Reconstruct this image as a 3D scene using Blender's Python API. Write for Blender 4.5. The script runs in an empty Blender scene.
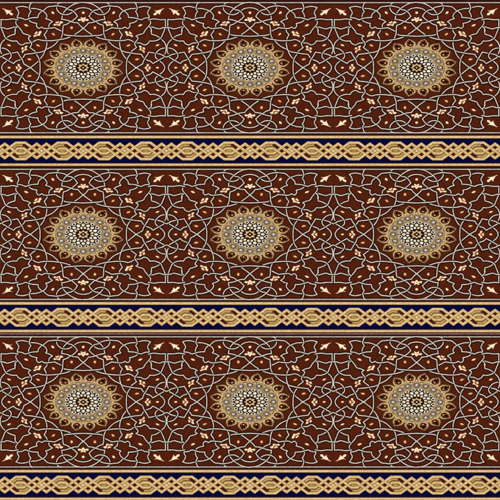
import bpy, bmesh, math, random
from mathutils import Vector
random.seed(4)
S = 0.01                       # metres per unit of the drawing (one unit = 1/500 of the picture's width)
scene = bpy.context.scene

# ---------------------------------------------------------------- camera
cam_d = bpy.data.cameras.new('camera')
cam = bpy.data.objects.new('camera', cam_d)
scene.collection.objects.link(cam)
cam_d.sensor_width = 36.0
cam_d.lens = 100.0
cam.location = (0, 0, 5.0 / 36.0 * 100.0)
cam_d.clip_end = 200
scene.camera = cam

# ---------------------------------------------------------------- light (even, soft, from above left)
w = bpy.data.worlds.new('World'); scene.world = w; w.use_nodes = True
bg = w.node_tree.nodes['Background']
bg.inputs[0].default_value = (1.0, 1.0, 1.0, 1); bg.inputs[1].default_value = 0.45
sd = bpy.data.lights.new('lamp', 'SUN'); sd.energy = 2.1; sd.angle = math.radians(25)
sd.color = (1.0, 0.99, 0.97)
so = bpy.data.objects.new('lamp', sd); scene.collection.objects.link(so)
so.rotation_euler = (math.radians(-24), math.radians(-24), 0)
so.location = (-4, 4, 9)
scene.view_settings.view_transform = 'Standard'
scene.view_settings.look = 'None'
scene.view_settings.exposure = 0.0
scene.view_settings.gamma = 1.0
scene.cycles.max_bounces = 3
scene.cycles.diffuse_bounces = 2

# ---------------------------------------------------------------- materials
def lin(c):
    c /= 255.0
    return c / 12.92 if c <= 0.04045 else ((c + 0.055) / 1.055) ** 2.4

def mat(name, rgb, rgb2=None, scale=60.0, weave=0.25, rough=0.9):
    """woven yarn: two close dye tones mixed by noise, with a fine thread bump"""
    m = bpy.data.materials.new(name); m.use_nodes = True
    nt = m.node_tree; b = nt.nodes['Principled BSDF']
    b.inputs['Roughness'].default_value = rough
    b.inputs['Specular IOR Level'].default_value = 0.06
    rgb2 = rgb2 or tuple(v * 0.86 for v in rgb)
    geo = nt.nodes.new('ShaderNodeNewGeometry')
    no = nt.nodes.new('ShaderNodeTexNoise'); no.inputs['Scale'].default_value = scale
    no.inputs['Detail'].default_value = 3.0
    nt.links.new(geo.outputs['Position'], no.inputs['Vector'])
    ramp = nt.nodes.new('ShaderNodeValToRGB')
    ramp.color_ramp.elements[0].position = 0.36; ramp.color_ramp.elements[1].position = 0.64
    ramp.color_ramp.elements[0].color = (*[lin(v) for v in rgb2], 1)
    ramp.color_ramp.elements[1].color = (*[lin(v) for v in rgb], 1)
    nt.links.new(no.outputs['Fac'], ramp.inputs['Fac'])
    nt.links.new(ramp.outputs['Color'], b.inputs['Base Color'])
    if weave:
        wv = nt.nodes.new('ShaderNodeTexNoise'); wv.inputs['Scale'].default_value = 170.0
        wv.inputs['Detail'].default_value = 2.0
        nt.links.new(geo.outputs['Position'], wv.inputs['Vector'])
        bp = nt.nodes.new('ShaderNodeBump'); bp.inputs['Strength'].default_value = weave
        bp.inputs['Distance'].default_value = 0.003
        nt.links.new(wv.outputs['Fac'], bp.inputs['Height'])
        nt.links.new(bp.outputs['Normal'], b.inputs['Normal'])
    return m

M_BROWN  = mat('brown_wool', (86, 31, 9), (79, 27, 7), 20)
M_OUT    = mat('dark_outline_yarn', (22, 9, 20), (14, 6, 14), 50)
M_CORD   = mat('cream_cord', (226, 212, 192), (200, 184, 164), 32)
M_CREAM  = mat('cream_silk', (255, 240, 210), (250, 222, 184), 70)
M_EDGE   = mat('orange_brown_edge', (176, 118, 70), (146, 88, 46), 60)
M_PEACH  = mat('peach_silk', (242, 204, 148), (228, 176, 112), 60)
M_GOLD   = mat('gold_silk', (228, 195, 138), (208, 172, 110), 34)
M_GOLD2  = mat('deep_gold_silk', (206, 166, 94), (186, 142, 68), 34)
M_OLIVE  = mat('olive_brown_yarn', (106, 80, 46), (86, 62, 34), 50)
M_TAN    = mat('tan_silk', (232, 200, 148), (208, 174, 120), 50)
M_PETAL  = mat('petal_gold', (226, 198, 146), (188, 156, 102), 60)
M_MAROON = mat('maroon_wool', (78, 26, 10), (64, 18, 8), 40)
M_BLACK  = mat('near_black_wool', (30, 15, 16), (20, 10, 14), 50)
M_NAVY   = mat('navy_wool', (2, 2, 62), (2, 2, 48), 36)
M_DNAVY  = mat('dark_navy_wool', (22, 6, 24), (14, 4, 18), 40)
M_WHITE  = mat('white_silk', (250, 243, 226), (236, 222, 190), 60)
M_LINE   = mat('stone_cord', (196, 182, 164), (176, 160, 142), 32)
M_IVORY  = mat('ivory_silk', (246, 230, 190), (226, 202, 150), 60)
M_GREY   = mat('grey_silk', (186, 176, 170), (146, 134, 126), 60)
M_MAUVE  = mat('dull_rose_wool', (138, 96, 84), (116, 76, 68), 30)
M_FLOOR  = mat('floor_grey', (70, 60, 54), (60, 50, 46), 4)

# ---------------------------------------------------------------- mesh helpers
class MB:
    def __init__(self): self.v = []; self.f = []; self.m = []; self.mats = []
    def mi(self, m):
        if m not in self.mats: self.mats.append(m)
        return self.mats.index(m)
    def face(self, idx, m): self.f.append(tuple(idx)); self.m.append(self.mi(m))
    def plate(self, poly, z0, z1, top, side=None, inset=0.0):
        """closed shape from z0 up to z1; the top is drawn in by inset"""
        side = side or top
        a = sum(p[0]*q[1]-q[0]*p[1] for p, q in zip(poly, poly[1:]+poly[:1]))
        if a < 0: poly = poly[::-1]
        n = len(poly); b = len(self.v)
        tp = []
        for i in range(n):
            p0, p1, p2 = Vector(poly[i-1]), Vector(poly[i]), Vector(poly[(i+1) % n])
            d1 = (p1-p0); d2 = (p2-p1)
            if d1.length < 1e-9 or d2.length < 1e-9: tp.append(tuple(p1)); continue
            d1.normalize(); d2.normalize()
            nn = Vector((-d1.y-d2.y, d1.x+d2.x))
            if nn.length < 1e-6: nn = Vector((-d1.y, d1.x))
            nn.normalize(); c = max(0.55, nn.dot(Vector((-d1.y, d1.x))))
            tp.append(tuple(p1 + nn*inset/c))
        self.v += [(p[0], p[1], z0) for p in poly] + [(p[0], p[1], z1) for p in tp]
        for i in range(n):
            j = (i+1) % n
            self.face((b+i, b+j, b+n+j, b+n+i), side)
        self.face([b+n+i for i in range(n)], top)
    def sweep(self, pts, zs, prof, m, cap=True, smooth=True):
        """pts 2-D polyline, zs base height per point, prof [(offset, dz, grounded)]"""
        n = len(pts); k = len(prof); b = len(self.v)
        for i in range(n):
            p = Vector(pts[i])
            d1 = (Vector(pts[i]) - Vector(pts[i-1])) if i else None
            d2 = (Vector(pts[i+1]) - Vector(pts[i])) if i < n-1 else None
            if d1 is None: d1 = d2
            if d2 is None: d2 = d1
            d1 = d1.normalized(); d2 = d2.normalized()
            nn = Vector((-d1.y-d2.y, d1.x+d2.x))
            if nn.length < 1e-4: nn = Vector((-d1.y, d1.x))
            nn.normalize(); c = max(0.6, nn.dot(Vector((-d1.y, d1.x))))
            for o, dz, gr in prof:
                q = p + nn * (o / c)
                self.v.append((q.x, q.y, dz if gr else zs[i] + dz))
        for i in range(n-1):
            for j in range(k-1):
                self.face((b+i*k+j, b+i*k+j+1, b+(i+1)*k+j+1, b+(i+1)*k+j), m)
        if cap:
            self.face([b+j for j in range(k)], m); self.face([b+(n-1)*k+j for j in range(k)][::-1], m)
    def mesh(self, name, scale=S, flip_y=True):
        me = bpy.data.meshes.new(name)
        sy = -1 if flip_y else 1
        me.from_pydata([(x*scale, y*scale*sy, z*(scale)) for x, y, z in self.v], [], self.f)
        for m in self.mats: me.materials.append(m)
        me.polygons.foreach_set('material_index', self.m)
        bm = bmesh.new(); bm.from_mesh(me)
        bmesh.ops.recalc_face_normals(bm, faces=bm.faces)
        bm.to_mesh(me); bm.free(); me.update()
        return me

def link(name, me, parent=None, loc=(0, 0, 0), rz=0.0):
    o = bpy.data.objects.new(name, me); scene.collection.objects.link(o)
    o.parent = parent; o.location = loc; o.rotation_euler = (0, 0, rz)
    return o

def W(x, y, z=0.0):            # drawing units (x right, y down, origin top left) -> metres
    return ((x-250)*S, (250-y)*S, z*S)

# ---------------------------------------------------------------- curves
def smooth(path, step=0.55):
    """path: (x, y) or (x, y, 'c') for a sharp corner. Centripetal Catmull-Rom between corners."""
    segs = [[]]
    for i, p in enumerate(path):
        segs[-1].append(Vector(p[:2]))
        if len(p) > 2 and 0 < i < len(path)-1: segs.append([Vector(p[:2])])
    out = []
    for s in segs:
        if len(s) == 2:
            n = max(1, int((s[1]-s[0]).length/step))
            pts = [s[0].lerp(s[1], i/n) for i in range(n+1)]
        else:
            e = [s[0]*2 - s[1]] + s + [s[-1]*2 - s[-2]]
            pts = []
            for i in range(1, len(e)-2):
                p0, p1, p2, p3 = e[i-1:i+3]
                n = max(1, int((p2-p1).length/step))
                t1 = (p1-p0).length**.5; t2 = t1+(p2-p1).length**.5; t3 = t2+(p3-p2).length**.5
                for j in range(n):
                    t = t1 + (t2-t1)*j/n
                    A1 = p0*(t1-t)/t1 + p1*t/t1
                    A2 = p1*(t2-t)/(t2-t1) + p2*(t-t1)/(t2-t1)
                    A3 = p2*(t3-t)/(t3-t2) + p3*(t-t2)/(t3-t2)
                    B1 = A1*(t2-t)/t2 + A2*t/t2
                    B2 = A2*(t3-t)/(t3-t1) + A3*(t-t1)/(t3-t1)
                    pts.append(B1*(t2-t)/(t2-t1) + B2*(t-t1)/(t2-t1))
            pts.append(s[-1])
        out += pts if not out else pts[1:]
    return [(p.x, p.y) for p in out]

def crossings(polys, hints=None):
    """alternate over and under along every cord; returns per path a list of point indices that ride over"""
    grid = {}
    for a, P in enumerate(polys):
        for i in range(len(P)-1):
            mx, my = (P[i][0]+P[i+1][0])/2, (P[i][1]+P[i+1][1])/2
            grid.setdefault((int(mx//2), int(my//2)), []).append((a, i))
    def inter(p, p2, q, q2):
        r = (p2[0]-p[0], p2[1]-p[1]); s = (q2[0]-q[0], q2[1]-q[1])
        d = r[0]*s[1]-r[1]*s[0]
        if abs(d) < 1e-9: return False
        t = ((q[0]-p[0])*s[1]-(q[1]-p[1])*s[0])/d; u = ((q[0]-p[0])*r[1]-(q[1]-p[1])*r[0])/d
        return -1e-6 <= t < 1 and -1e-6 <= u < 1
    hits = set()
    for (gx, gy), L in grid.items():
        near = [e for dx in (-1, 0, 1) for dy in (-1, 0, 1) for e in grid.get((gx+dx, gy+dy), [])]
        for a, i in L:
            for c, j in near:
                if (a, i) < (c, j) and not (a == c and abs(i-j) < 4):
                    if inter(polys[a][i], polys[a][i+1], polys[c][j], polys[c][j+1]): hits.add((a, i, c, j))
    events = {}
    for h in hits:
        events.setdefault(h[0], []).append((h[1], h)); events.setdefault(h[2], []).append((h[3], h))
    over = {}; ups = {a: [] for a in range(len(polys))}
    for a in range(len(polys)):
        prev = None
        for i, h in sorted(events.get(a, [])):
            if h not in over and hints:
                x, y = polys[h[0]][h[1]]; x, y = abs(x), abs(y)
                best = None
                for hx, hy, who, other in hints:
                    d = math.hypot(x-hx, y-hy)
                    if {h[0]//4, h[2]//4} == {who, other} and d < 3.5 and (best is None or d < best[0]): best = (d, who, other)
                if best:
                    _, who, other = best
                    if who != other: over[h] = (h[0]//4 == who)
                    else: over[h] = True
            if h not in over:
                first = (h[0], h[1]) == (a, i)
                mine = (not prev) if prev is not None else True
                over[h] = mine if first else not mine
            mine = over[h] if (h[0], h[1]) == (a, i) else not over[h]
            if mine: ups[a].append(i)
            prev = mine
    return ups

def lay_cords(mb, polys, wc, wd, base, lift, core, dark, reach=2.4, z0=0.02, top=0.42, hints=None):
    ups = crossings(polys, hints)
    for a, P in enumerate(polys):
        zs = []
        for i in range(len(P)):
            u = 0.0
            for k in ups[a]:
                if abs(i-k) < 14:
                    d = math.dist(P[i], P[min(k, len(P)-1)])
                    u = max(u, min(1.0, max(0.0, (reach + 1.2 - d)/1.2)))
            zs.append(base + lift*u + 0.0023*(a % 37))
        hd = wd/2; hc = wc/2
        mb.sweep(P, zs, [(-hd-.02, z0, 1), (-hd, 0, 0), (hd, 0, 0), (hd+.02, z0, 1)], dark)
        mb.sweep(P, zs, [(-hc, -.03, 0), (-hc*.96, top*.55, 0), (-hc*.5, top*.95, 0), (0, top, 0),
                         (hc*.5, top*.95, 0), (hc*.96, top*.55, 0), (hc, -.03, 0)], core)

IM = {'A': (165, 160, 12.5), 'B': (190, 160, 12.5), 'C': (215, 160, 12.5), 'D': (165, 195, 12.5),
      'E': (190, 195, 12.5), 'F': (215, 200, 12.5), 'G': (166, 214, 12.5), 'H': (150, 165, 14.7),
      'I': (150, 200, 14.7), 'J': (240, 176, 25), 'K': (216, 182, 31.25), 'L': (196, 193, 31.25),
      'M': (183, 208, 31.25), 'N': (177, 226, 31.25), 'O': (166, 172, 31.25)}
CX, CY = 250.0, 234.4
def Q(spec):
    """'A 220 180 c  300 165 B ...' -> points about the cell centre (upper left quarter)"""
    out = []; im = None; t = spec.split(); i = 0
    while i < len(t):
        if t[i] in IM: im = IM[t[i]]; i += 1; continue
        if t[i] == 'X': im = (0, 0, 1); i += 1; continue
        p = [float(t[i])/im[2]+im[0]-CX, float(t[i+1])/im[2]+im[1]-CY]; i += 2
        if i < len(t) and t[i] == 'c': p.append('c'); i += 1
        out.append(tuple(p))
    return out
HX = 83.34
VINES = [
 'X 167.85 193.2 167.85 186.2 c A 100 330 180 321 252 333',
 'X 166.66 194.3 170.4 194.5 173.8 195.6 177.2 194.9 182.8 193.2',
 'X 206.9 234.4 E 211 470 207 420 190 365 160 320 D 462 290 430 265 397 240 c 418 205 415 180 390 150 378 118 405 98 c '
   '360 78 320 68 300 50 c A 300 480 270 440 245 413 c 220 375 225 345 238 325 240 285 258 250 247 215 222 180 c '
   '260 168 300 164 340 170 370 178 415 189 470 192 B 170 195 230 215 275 245 297 290 280 318 c 325 332 365 355 c '
   '325 388 318 428 300 460 E 290 45 262 80 c 285 125 295 175 292 220 270 290 245 340 215 378 180 420 130 460 G 440 215 X 197.2 234.4',
 'A 245 413 215 440 208 480 D 215 20 208 75 c 160 88 115 112 I 320 90 275 135 256 180 251 230 258 275 272 305',
 'X 168.2 195.2 170.4 200.6 172.6 205 D 140 150 185 160 232 158 c 252 188 298 208 345 186 415 180 E 155 150 192 140 c '
   '240 152 330 156 420 148 500 135 X 233.8 204.8 238.2 203.1 243.8 199.7 247 197.4 250 195',
 'X 166.66 214.6 I 300 220 345 237 385 272 410 315 408 350 380 382 340 412 300 445 G 45 218 33 240 X 168.6 234.4',
 'X 166.66 223.9 I 300 325 G 50 100 110 82 165 72 230 60 c 255 105 290 160 310 210 c 350 232 X 197.2 234.4',
 'I 283 356 G 50 130 110 165 180 203 c 210 175 262 155 300 125 322 90 c 360 84 E 100 318 180 305 245 290 '
   '300 258 340 240 380 215 432 165 X 227.8 204.8 229.4 200 C 183 440 190 400 c 235 385 270 362 300 345 335 318 365 288 c '
   '335 245 290 212 245 203 215 180 160 165 100 158 50 163 B 310 170 260 210 215 240 190 270 185 302 c 110 308 60 322 '
   'A 340 332 c 290 311 245 306',
 'B 116 110 94 130 82 160 76 192 96 228 c 76 258 68 300 75 338 110 362 172 378 c 165 405 188 437 210 434 230 422 c 265 440 '
   '330 438 392 430 c 430 450 480 476 F 200 15 300 30 400 36 X 250 203',
 'C 165 116 130 125 108 155 105 190 125 228 165 258 210 268 250 264 290 245 330 215 370 192 410 183 X 250 174.4',
 'X 250 169.1 C 390 118 340 130 290 155 240 190 195 238 178 275 168 325 c 215 332 270 348 310 363 372 370 c 400 405 X 250 195',
]
# blossoms: polygons in the same drawing; mode 4 = mirrored both ways, 'v' = lies on the upright axis, 'h' = on the level axis
BLOSSOMS = {
 'leafy': ('4', ['O 85 95 150 105 200 130 260 145 330 165 410 158 370 182 340 205 400 245 432 275 425 305 385 317 330 285 295 245 270 265 232 297 225 255 190 190 160 140 110 115']),
 'long': ('4', ['K 125 290 160 272 200 280 250 285 290 295 322 260 338 200 380 182 440 240 390 250 357 255 348 300 325 335 270 322 220 312 165 330',
                'K 185 205 225 212 290 183 303 200 270 244 215 252']),
 'forked': ('4', ['L 122 295 180 275 245 262 275 245 297 240 300 185 330 152 380 158 375 210 345 235 345 270 312 302 270 292 225 302 180 328 155 338',
                  'L 158 240 195 190 245 160 252 200 225 232 180 254']),
 'upright': ('4', ['M 158 250 170 210 205 178 227 210 228 235 190 262',
                   'M 258 172 290 148 340 135 352 172 322 195 325 235 352 272 310 278 280 284 242 310 218 340 202 368 168 332 186 296 240 282 282 250 296 220 286 198']),
 'chevron': ('h', ['N 168 225 200 222 242 268 205 308 172 312 188 268',
                   'N 238 148 302 160 294 200 362 268 294 340 302 378 238 375 232 335 265 312 308 268 265 218 232 195']),
 'crown': ('v', ['J 122 248 160 240 195 252 205 240 182 216 192 198 225 206 250 224 275 206 308 198 318 216 295 240 305 252 340 240 378 248 380 288 335 290 300 280 272 312 250 326 228 312 200 280 165 290 120 290']),
}
BUDS = [  # image, x, y, half length, half width, turn, tone, mode
 ('A', 350, 401, 2.4, 1.1, 22, 'w', '4'), ('B', 370, 243, 1.9, 1.3, 42, 'w', '4'), ('J', 250, 87, 1.5, 1.35, 0, 'w', 'v'),
 ('C', 292, 431, 1.35, 1.55, 0, 'o', '4'), ('E', 378, 74, 2.0, 1.1, 35, 'o', '4'), ('E', 185, 215, 2.2, 1.05, 22, 'o', '4'),
 ('D', 135, 212, 2.2, 0.95, 22, 'w', '4'), ('G', 378, 151, 2.3, 1.1, 10, 'o', '4'), ('G', 123, 255, 1.7, 1.05, 0, 'w', 'h'),
]
def mirrors(mode):
    return {'4': [(1, 1), (-1, 1), (1, -1), (-1, -1)], 'v': [(1, 1), (1, -1)], 'h': [(1, 1), (-1, 1)]}[mode]

vines = [smooth(Q(s)) for s in VINES]
cell = []
for P in vines:
    for sx, sy in mirrors('4'):
        cell.append([(sx*x, sy*y) for x, y in P])
cell_line = [[(-HX-.0, s*65.05), (HX, s*65.05)] for s in (1, -1)]

# where two cords cross: (x, y, cord on top, cord beneath), picture units
OVER = [(196.2, 175.5, 8, 2), (195, 184.8, 7, 8), (184.2, 186.4, 0, 2), (172.3, 204, 4, 3), (198.2, 209.5, 2, 4),
        (202.2, 218.6, 7, 2), (188.7, 226, 6, 7), (177.5, 220.4, 5, 6), (175.6, 227, 7, 5), (167, 215, 3, 5),
        (213.5, 207.4, 4, 2), (211.5, 217, 2, 7), (205.8, 226, 2, 2), (225.6, 206.8, 4, 7), (229.6, 198.6, 7, 8),
        (215.3, 194.8, 8, 2), (239, 202.6, 8, 4), (208.8, 177.2, 2, 7), (223.5, 172.8, 7, 9), (233.5, 174.6, 10, 7),
        (230, 180.5, 9, 10), (240, 178, 7, 9), (238.5, 188.2, 10, 7)]
HINTS = [(CX-x, CY-y, a, b) for x, y, a, b in OVER]
def tracery(mb, x0):
    """all cords of one cell, centred on x0"""
    t = MB(); lay_cords(t, cell, 1.06, 2.75, 0.20, 0.36, M_CORD, M_OUT, top=.34, hints=HINTS)
    b = len(mb.v)
    mb.v += [(x+x0, y, z) for x, y, z in t.v]
    for f, m in zip(t.f, t.m): mb.face([i+b for i in f], t.mats[m])
_proto = MB(); tracery(_proto, 0)
def add_proto(mb, proto, x0, y0=0, sx=1, sy=1):
    b = len(mb.v)
    mb.v += [(x*sx+x0, y*sy+y0, z) for x, y, z in proto.v]
    for f, m in zip(proto.f, proto.m): mb.face([i+b for i in f], proto.mats[m])

def blossom_mb(polys, c, sx, sy):
    mb = MB()
    allq = [Vector(((p[0]-c[0])*sx, (p[1]-c[1])*sy)) for pl in polys for p in Q(pl)]
    if len(polys) > 1:      # the stalk tissue that joins the pieces
        m0 = sum(allq, Vector((0, 0)))/len(allq)
        hull = []
        for k in range(14):
            a = 2*math.pi*k/14; d = Vector((math.cos(a), math.sin(a)))
            rr = max((q-m0).dot(d) for q in allq)
            near = max(((q-m0).length for q in allq if (q-m0).length > .1 and (q-m0).normalized().dot(d) > .86), default=.8)
            hull.append(tuple(m0+d*min(rr, near)*.66))
        mb.plate(hull, .02, .2, M_EDGE, M_EDGE, .05)
    for pl in polys:
        pts = [((p[0]-c[0])*sx, (p[1]-c[1])*sy) for p in Q(pl)]
        g = smooth(pts+[pts[0]], 0.6)[:-1]
        mb.plate([tuple(q) for q in g], 0.02, 0.34, M_EDGE, M_EDGE, -0.16)
        mb.plate([tuple(q) for q in g], 0.30, 0.62, M_CREAM, M_EDGE, 0.10)
    return mb
def ell(cx, cy, a, b, rot, n=16, pinch=0.0):
    r = math.radians(rot); out = []
    for i in range(n):
        t = 2*math.pi*i/n
        x, y = a*math.cos(t), b*math.sin(t)*(1-pinch*abs(math.cos(t)))
        out.append((cx+x*math.cos(r)-y*math.sin(r), cy+x*math.sin(r)+y*math.cos(r)))
    return out
def bud_mb(a, b, rot, tone, sx, sy):
    mb = MB()
    pts = [(x*sx, y*sy) for x, y in ell(0, 0, a, b, rot, pinch=.35 if a > b*1.3 else 0)]
    mb.plate(pts, 0.02, 0.26, M_EDGE, M_EDGE, -0.1)
    mb.plate([(x*.94, y*.9) for x, y in pts], 0.24, 0.55, M_CREAM if tone == 'w' else M_PEACH, M_EDGE, 0.12)
    return mb
KIT = []      # (name, mesh builder, position in the cell)
for key, (mode, polys) in BLOSSOMS.items():
    allp = [p for pl in polys for p in Q(pl)]
    c = (sum(p[0] for p in allp)/len(allp), sum(p[1] for p in allp)/len(allp))
    if mode == 'v': c = (0, c[1])
    if mode == 'h': c = (c[0], 0)
    for sx, sy in mirrors(mode):
        mb = blossom_mb(polys, c, sx, sy)
        if key == 'crown': mb.plate(ell(0, .12*sy, 1.15, .32, 0, 14), .5, .68, M_EDGE, M_EDGE, .04)
        KIT.append(('blossom', mb, (c[0]*sx, c[1]*sy)))
for im, x, y, a, b, rot, tone, mode in BUDS:
    i = IM[im]; c = (x/i[2]+i[0]-CX, y/i[2]+i[1]-CY)
    if mode == 'v': c = (0, c[1])
    if mode == 'h': c = (c[0], 0)
    for sx, sy in mirrors(mode): KIT.append(('bud', bud_mb(a, b, rot, tone, sx, sy), (c[0]*sx, c[1]*sy)))
KIT_MESH = [mb.mesh(n) for n, mb, c in KIT]

# ---------------------------------------------------------------- medallion (drawn in a unit circle, then set 40 by 28.8)
RX, RY = 40.0, 28.8
def circ(cx, cy, r, n=20): return [(cx+r*math.cos(2*math.pi*i/n), cy+r*math.sin(2*math.pi*i/n)) for i in range(n)]
def sym(h): return h + [(x, -y) for x, y in reversed(h) if abs(y) > 1e-9]
def petal_mb():
    mb = MB()
    o = smooth([(1.012, 0), (.968, .048), (.915, .104), (.85, .138), (.775, .13), (.70, .085)], .03)
    o = sym([tuple(p) for p in o])
    mb.plate([(.845+(x-.845)*1.10, y*1.13) for x, y in o], 0.02, 0.43, M_OLIVE, M_OUT, .002)
    mb.plate(o, 0.40, 0.56, M_PETAL, M_OLIVE, .004)
    mb.plate([(.86+(x-.86)*.87, y*.86) for x, y in o], 0.55, 0.63, M_TAN, M_OLIVE, .004)
    inn = [tuple(p) for p in smooth([(.985, 0), (.95, .040), (.90, .080), (.84, .098), (.785, .085), (.745, .045), (.735, 0)], .02)]
    inn = sym(inn)[:-1] if False else inn + [(x, -y) for x, y in reversed(inn[1:-1])]
    mb.plate([(x, y) for x, y in inn], 0.60, 0.67, M_OLIVE, M_OLIVE, 0)
    mb.plate([(.86+(x-.86)*.95, y*.93) for x, y in inn], 0.66, 0.70, M_MAROON, M_MAROON, 0)
    for x, y, a, b, rt in ((.905, -.062, .024, .008, -40), (.875, .074, .022, .008, 20), (.80, -.062, .018, .010, 60), (.93, .026, .016, .006, -30)):
        mb.plate(ell(x, y, a, b, rt, 10), .69, .78, M_GOLD2, M_EDGE, .001)
    # dark little flower in the outer half
    f = [(.935, .0), (.91, .022), (.905, .05), (.885, .04), (.86, .062), (.855, .03), (.835, .012), (.842, -.012), (.85, -.035), (.872, -.058), (.885, -.035), (.908, -.045), (.912, -.018)]
    mb.plate([(.885+(x-.878)*.86, y*.95) for x, y in f], 0.69, 0.75, M_BLACK, M_BLACK, 0)
    mb.plate(circ(.802, .0, .026, 12), 0.67, 0.95, M_PEACH, M_EDGE, .006)
    mb.plate(ell(.835, .06, .02, .009, 30, 10), 0.67, 0.8, M_EDGE, M_EDGE, .002)
    return mb
def tear(c, r, tip):
    return [(c+r*math.cos(a), r*math.sin(a)) for a in [math.radians(48+11*i) for i in range(25)]] + [(c+r*.99, -r*.42), (c+tip, 0), (c+r*.99, r*.42)]
def bead_mb():
    mb = MB(); c = .588
    mb.plate(tear(c, .146, .178), 0.30, 0.54, M_OLIVE, M_OLIVE, 0)
    mb.plate(tear(c, .127, .150), 0.50, 0.57, M_TAN, M_PETAL, 0)
    mb.plate(tear(c, .111, .124), 0.30, 0.62, M_OLIVE, M_OLIVE, 0)
    mb.plate(tear(c, .094, .104), 0.60, 0.74, M_TAN, M_PETAL, .004)
    mb.plate(circ(c, 0, .080), 0.73, 0.78, M_BLACK, M_BLACK, 0)
    mb.plate(circ(c, 0, .058), 0.77, 0.82, M_GREY, M_GREY, .006)
    mb.plate(circ(c, 0, .037, 12), 0.81, 0.84, M_OUT, M_OUT, 0)
    mb.plate(circ(c+.002, 0, .031, 12), 0.85, 1.0, M_WHITE, M_GREY, .006)
    return mb
def mosaic_mb():
    mb = MB()
    pts = []
    for i in range(64):
        a = 2*math.pi*i/64; r = .492 + .022*math.cos(16*a + math.pi)
        pts.append((r*math.cos(a), r*math.sin(a)))
    mb.plate(pts, 0.30, 0.52, M_BLACK, M_OLIVE, 0)
    def put(poly, ang, z0, z1, m, side, inset):
        c, s = math.cos(ang), math.sin(ang)
        mb.plate([(x*c-y*s, x*s+y*c) for x, y in poly], z0, z1, m, side, inset)
    for k in range(16):
        a0 = 2*math.pi*k/16; a1 = a0 + math.pi/16
        r = .418
        put([(r+.066, 0), (r+.028, .056), (r+.004, .072), (r-.058, .012), (r-.058, -.012), (r+.004, -.072), (r+.028, -.056)], a1, .51, .74, M_WHITE, M_GREY, .005)
        put([(r+.040, 0), (r, .036), (r-.038, 0), (r, -.036)], a1, .735, .77, M_BLACK, M_BLACK, 0)
        put([(.487, 0), (.468, .018), (.430, .004), (.405, 0), (.430, -.004), (.468, -.018)], a0, .51, .68, M_GREY, M_GREY, .002)
        r = .322
        put([(r+.060, 0), (r+.010, .052), (r-.040, .034), (r-.054, 0), (r-.040, -.034), (r+.010, -.052)], a0, .51, .72, M_WHITE if k % 2 else M_IVORY, M_GREY, .005)
        r = .228
        put([(r+.048, 0), (r+.015, .036), (r-.034, .024), (r-.044, 0), (r-.034, -.024), (r+.015, -.036)], a1, .51, .70, M_WHITE if k % 3 else M_IVORY, M_GREY, .004)
    return mb
def star_mb():
    mb = MB()
    pts = []
    for i in range(16):
        a = 2*math.pi*i/16; r = (.158 if i % 4 == 0 else .17) if i % 2 == 0 else .108
        pts.append((r*math.cos(a), r*math.sin(a)))
    mb.plate([(x*1.12, y*1.12) for x, y in pts], .51, .60, M_MAROON, M_MAROON, 0)
    mb.plate(pts, .60, .76, M_GOLD, M_OLIVE, .006)
    mb.plate([(.120, 0), (0, .118), (-.120, 0), (0, -.118)], .755, .80, M_TAN, M_OLIVE, 0)
    mb.plate([(.094, 0), (0, .092), (-.094, 0), (0, -.092)], .795, .84, M_BLACK, M_BLACK, 0)
    mb.plate(circ(0, 0, .026, 12), .835, 1.0, M_PEACH, M_PEACH, .005)
    return mb
def disc_mb():
    mb = MB(); pts = []
    for i in range(128):
        a = 2*math.pi*i/128; r = .79 + .012*math.cos(16*a)
        pts.append((r*math.cos(a), r*math.sin(a)))
    mb.plate(pts, 0.02, 0.40, M_PETAL, M_OUT, .004)
    # small gold darts between petals and beads
    for k in range(16):
        a = 2*math.pi*k/16; c, s = math.cos(a), math.sin(a)
        for poly, z, m in (([(.80, 0), (.735, .05), (.70, .0), (.735, -.05)], .44, M_OLIVE), ([(.785, 0), (.735, .036), (.712, .0), (.735, -.036)], .5, M_GOLD)):
            mb.plate([(x*c-y*s, x*s+y*c) for x, y in poly], .38, z+.1, m, m, 0)
        a += math.pi/16; c, s = math.cos(a), math.sin(a)
        for poly, z, m in (([(.70, 0), (.655, .04), (.61, .0), (.655, -.04)], .44, M_OLIVE), ([(.69, 0), (.655, .028), (.625, .0), (.655, -.028)], .5, M_GOLD)):
            mb.plate([(x*c-y*s, x*s+y*c) for x, y in poly], .38, z+.1, m, m, 0)
    return mb
D_MB, P_MB, B_MB, Z_MB, T_MB = disc_mb(), petal_mb(), bead_mb(), mosaic_mb(), star_mb()
me_disc, me_petal, me_bead, me_mos, me_star = [m.mesh(n, 1.0, False) for m, n in
    ((D_MB, 'medallion'), (P_MB, 'petal'), (B_MB, 'bead'), (Z_MB, 'mosaic'), (T_MB, 'centre_star'))]

def medallion(parent, x):
    d = link('medallion', me_disc, parent, (x*S, 0, 0)); d.scale = (RX*S, RY*S, S)
    for k in range(16):
        link('petal', me_petal, d, rz=math.pi/16 + k*math.pi/8)
    for k in range(16):
        link('bead', me_bead, d, (0, 0, .013*(k % 2)*S/S), rz=k*math.pi/8)
    link('mosaic', me_mos, d); link('centre_star', me_star, d)

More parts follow.
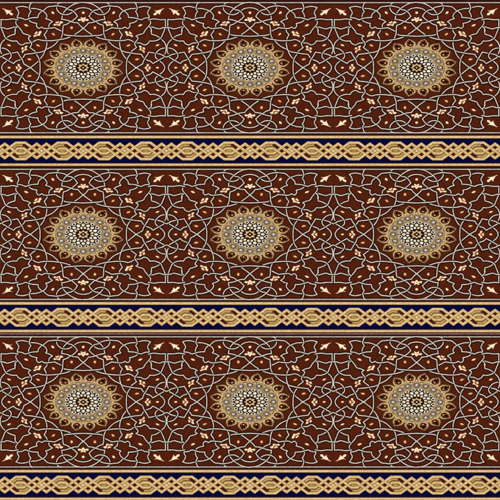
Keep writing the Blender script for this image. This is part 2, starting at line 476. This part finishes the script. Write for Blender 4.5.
# ---------------------------------------------------------------- field panels
CELLS = [83.3, 249.95, 416.6]; PX = 166.65
def rect(x0, x1, y0, y1): return [(x0, y0), (x1, y0), (x1, y1), (x0, y1)]
X0, X1 = 83.3-PX*1.5-250, 416.6+PX*1.5-250
def panel(cy, label, hem):
    e = bpy.data.objects.new('carpet_panel', None); scene.collection.objects.link(e)
    e.location = W(250, cy); e['label'] = label; e['category'] = 'carpet panel'; e['group'] = 'brown arabesque carpet panels'
    g = MB()
    g.plate(rect(X0, X1, -66.7, 66.7), -1.2, 0.0, M_BROWN)
    link('ground_cloth', g.mesh('ground_cloth'), e)
    h = MB()      # hem along the upper edge
    h.plate(rect(X0, X1, -69.4, -66.8), -1.2, -0.05, M_OUT)
    h.plate(rect(X0, X1, -69.2, -67.1), -0.04, 0.15, hem, M_OUT, .2)
    link('hem', h.mesh('hem'), e)
    t = MB()
    for s in (-1, 1):
        P = [(X0+.2, s*65.05), (X1-.2, s*65.05)]
        t.sweep(P, [.15, .15], [(-1.5, .02, 1), (-1.45, 0, 0), (1.45, 0, 0), (1.5, .02, 1)], M_OUT)
        t.sweep(P, [.15, .15], [(-.62, 0, 0), (-.56, .22, 0), (0, .32, 0), (.56, .22, 0), (.62, 0, 0)], M_LINE)
    for cx in CELLS: add_proto(t, _proto, cx-250)
    link('tracery', t.mesh('tracery'), e)
    for cx in CELLS:
        medallion(e, cx-250)
        for (n, mb, c), me in zip(KIT, KIT_MESH):
            link(n, me, e, ((cx-250+c[0])*S, -c[1]*S, 0))
    o = MB()      # the cells that run on past both sides of the picture
    for cx in (CELLS[0]-PX, CELLS[2]+PX):
        add_proto(o, _proto, cx-250)
        for n, mb, c in KIT: add_proto(o, mb, cx-250+c[0], c[1])
        def addm(src, ang):
            q = MB(); ca, sa = math.cos(ang), math.sin(ang)
            q.v = [((x*ca-y*sa)*RX, (x*sa+y*ca)*RY, z) for x, y, z in src.v]; q.f, q.m, q.mats = src.f, src.m, src.mats
            add_proto(o, q, cx-250)
        addm(D_MB, 0); addm(Z_MB, 0); addm(T_MB, 0)
        for k in range(16): addm(P_MB, math.pi/16+k*math.pi/8); addm(B_MB, k*math.pi/8)
    link('side_ornament', o.mesh('side_ornament'), e)
    return e

ROWS = [67.75, 234.4, 401.9]
panel(ROWS[0], 'topmost of the brown carpet panels with gold medallions, cut by the picture edge', M_BROWN)
panel(ROWS[1], 'middle brown carpet panel with three gold medallions, lying between two navy braided borders', M_BROWN)
panel(ROWS[2], 'lowest brown carpet panel with gold medallions, directly above the bottommost navy braided border', M_MAUVE)

# ---------------------------------------------------------------- braided borders
U, V = 4.85, 3.5
def pq(*a): return [(p*U, q*V) + (('c',) if True else ()) for p, q in a]
def knot_mb():
    mb = MB()
    sil = [(-9.9, -2.2), (-9.7, -4.4), (-4.85, -8.0), (0, -4.9), (4.85, -8.0), (9.7, -4.4), (9.7, 4.4), (4.85, 8.0), (0, 4.9), (-4.85, 8.0), (-9.7, 4.4)]
    mb.plate(sil, 0.02, 0.10, M_MAROON)
    L = [[(-2, 1), (1, -2), (2, -1)], [(-2, -1), (-1, -2), (2, 1)], [(-2, -1), (1, 2), (2, 1)], [(-2, 1), (-1, 2), (2, -1)]]
    P = [smooth(pq(*l), .5) for l in L]
    lay_cords(mb, P, 2.45, 3.05, 0.15, 0.35, M_GOLD, M_OLIVE, reach=1.6, top=.22)
    mb.plate(ell(0, 0, 2.7, 2.0, 0, 4), 0.1, 0.62, M_GOLD, M_OLIVE, .3)
    mb.plate(ell(0, 0, .95, .85, 0, 12), 0.6, 1.0, M_WHITE, M_PEACH, .2)
    return mb
def hexagon_mb():
    mb = MB()
    mb.plate([(-11.0, -2.2), (-11.0, -3.6), (-4.9, -8.0), (4.9, -8.0), (11.0, -3.6), (11.0, 3.6), (4.9, 8.0), (-4.9, 8.0), (-11.0, 3.6)], 0.02, 0.10, M_MAROON)
    mb.plate([(-8.6, -3.4), (-4.5, -6.9), (2.0, -6.9), (9.0, -1.5), (8.6, 3.4), (4.5, 6.9), (-2.0, 6.9), (-9.0, 1.5)], .06, .16, M_OLIVE)
    for s in (1, -1):
        mb.plate([(1.3*s, -6.9*s), (4.3*s, -6.9*s), (8.7*s, -3.8*s), (6.3*s, -2.0*s)], .12, .25, M_MAROON)
        mb.plate([(11.0*s, -1.3*s), (8.9*s, .0), (11.0*s, 1.3*s)], .05, .2, M_MAROON)
    def band(P, w_, z, m):
        zs = [z]*len(P)
        mb.sweep(P, zs, [(-w_/2-.28, 0.05, 1), (-w_/2-.26, .05, 0), (w_/2+.26, .05, 0), (w_/2+.28, 0.05, 1)], M_OLIVE)
        mb.sweep(P, zs, [(-w_/2, 0, 0), (-w_/2*.9, .18, 0), (0, .24, 0), (w_/2*.9, .18, 0), (w_/2, 0, 0)], m)
    for s in (1, -1):
        band(smooth([(s*x, s*y, 'c') for x, y in ((-7.6, -2.9), (-4.1, -5.55), (1.6, -5.55))]), 1.9, .20, M_GOLD2)
    A = smooth([(x, y, 'c') for x, y in ((-11.13, -3.5), (-6.28, 0), (-3.1, 2.45), (3.1, 2.45), (6.28, 0), (11.13, -3.5))], .5)
    B = smooth([(x, y, 'c') for x, y in ((-11.13, 3.5), (-6.28, 0), (-3.1, -2.45), (3.1, -2.45), (6.28, 0), (11.13, 3.5))], .5)
    lay_cords(mb, [A, B], 2.3, 2.85, 0.30, 0.35, M_GOLD, M_OLIVE, reach=1.6, top=.22)
    mb.plate([(-3.4, 0), (-2.3, -.85), (2.3, -.85), (3.4, 0), (2.3, .85), (-2.3, .85)], .1, .42, M_GOLD2, M_OLIVE, .1)
    for s in (1, -1):
        F = smooth([(x, s*y, 'c') for x, y in ((-11.13, -3.5), (-4.7, -8.15), (4.7, -8.15), (11.13, -3.5))], .5)
        band(F, 2.35, .42, M_TAN)
    return mb
ME_KNOT, ME_HEX = knot_mb().mesh('braid_knot'), hexagon_mb().mesh('braid_hexagon')
def border(cy, label):
    e = bpy.data.objects.new('braided_border', None); scene.collection.objects.link(e)
    e.location = W(250, cy); e['label'] = label; e['category'] = 'carpet border'; e['group'] = 'navy braided carpet borders'
    g = MB(); g.plate(rect(X0, X1, -16.3, 15.6), -1.2, -0.02, M_MAROON)
    g.plate(rect(X0, X1, -12.4, 12.2), -0.01, 0.01, M_DNAVY)
    g.plate(rect(X0, X1, -11.4, 11.3), 0.0, 0.018, M_NAVY)
    link('navy_ground', g.mesh('navy_ground'), e)
    for y, wd in ((-13.9, 3.3), (13.75, 3.1)):
        s = MB(); s.plate(rect(X0, X1, y-wd/2, y+wd/2), 0.0, 0.35, M_TAN, M_OLIVE, .5)
        link('gold_stripe', s.mesh('gold_stripe'), e)
    P = PX/4
    for k in range(0, 13):
        x = -.05 + k*P
        link('braid_knot', ME_KNOT, e, ((x-250)*S, 0, 0))
        if k < 12: link('braid_hexagon', ME_HEX, e, ((x+P/2-250)*S, 0, 0))
    link_out = MB()
    K, Hx = knot_mb(), hexagon_mb()
    for k in (-4, -3, -2, -1, 12, 13, 14, 15):
        if k != 12: add_proto(link_out, K, -.05+k*P-250)
        add_proto(link_out, Hx, -.05+(k+.5)*P-250)
    link('side_braid', link_out.mesh('side_braid'), e)
border(150.95, 'uppermost navy border strip with gold braid, between the top and middle brown panels')
border(317.25, 'second navy border strip with gold braid, between the middle and lowest brown panels')
border(485.0, 'lowest navy border strip with gold braid, its lower gold stripe cut by the bottom edge')

# ---------------------------------------------------------------- floor the carpet lies on
fl = MB(); fl.plate(rect(-1500, 1500, -1500, 1500), -3.0, -1.3, M_FLOOR)
f = link('floor', fl.mesh('floor'), None); f['kind'] = 'structure'
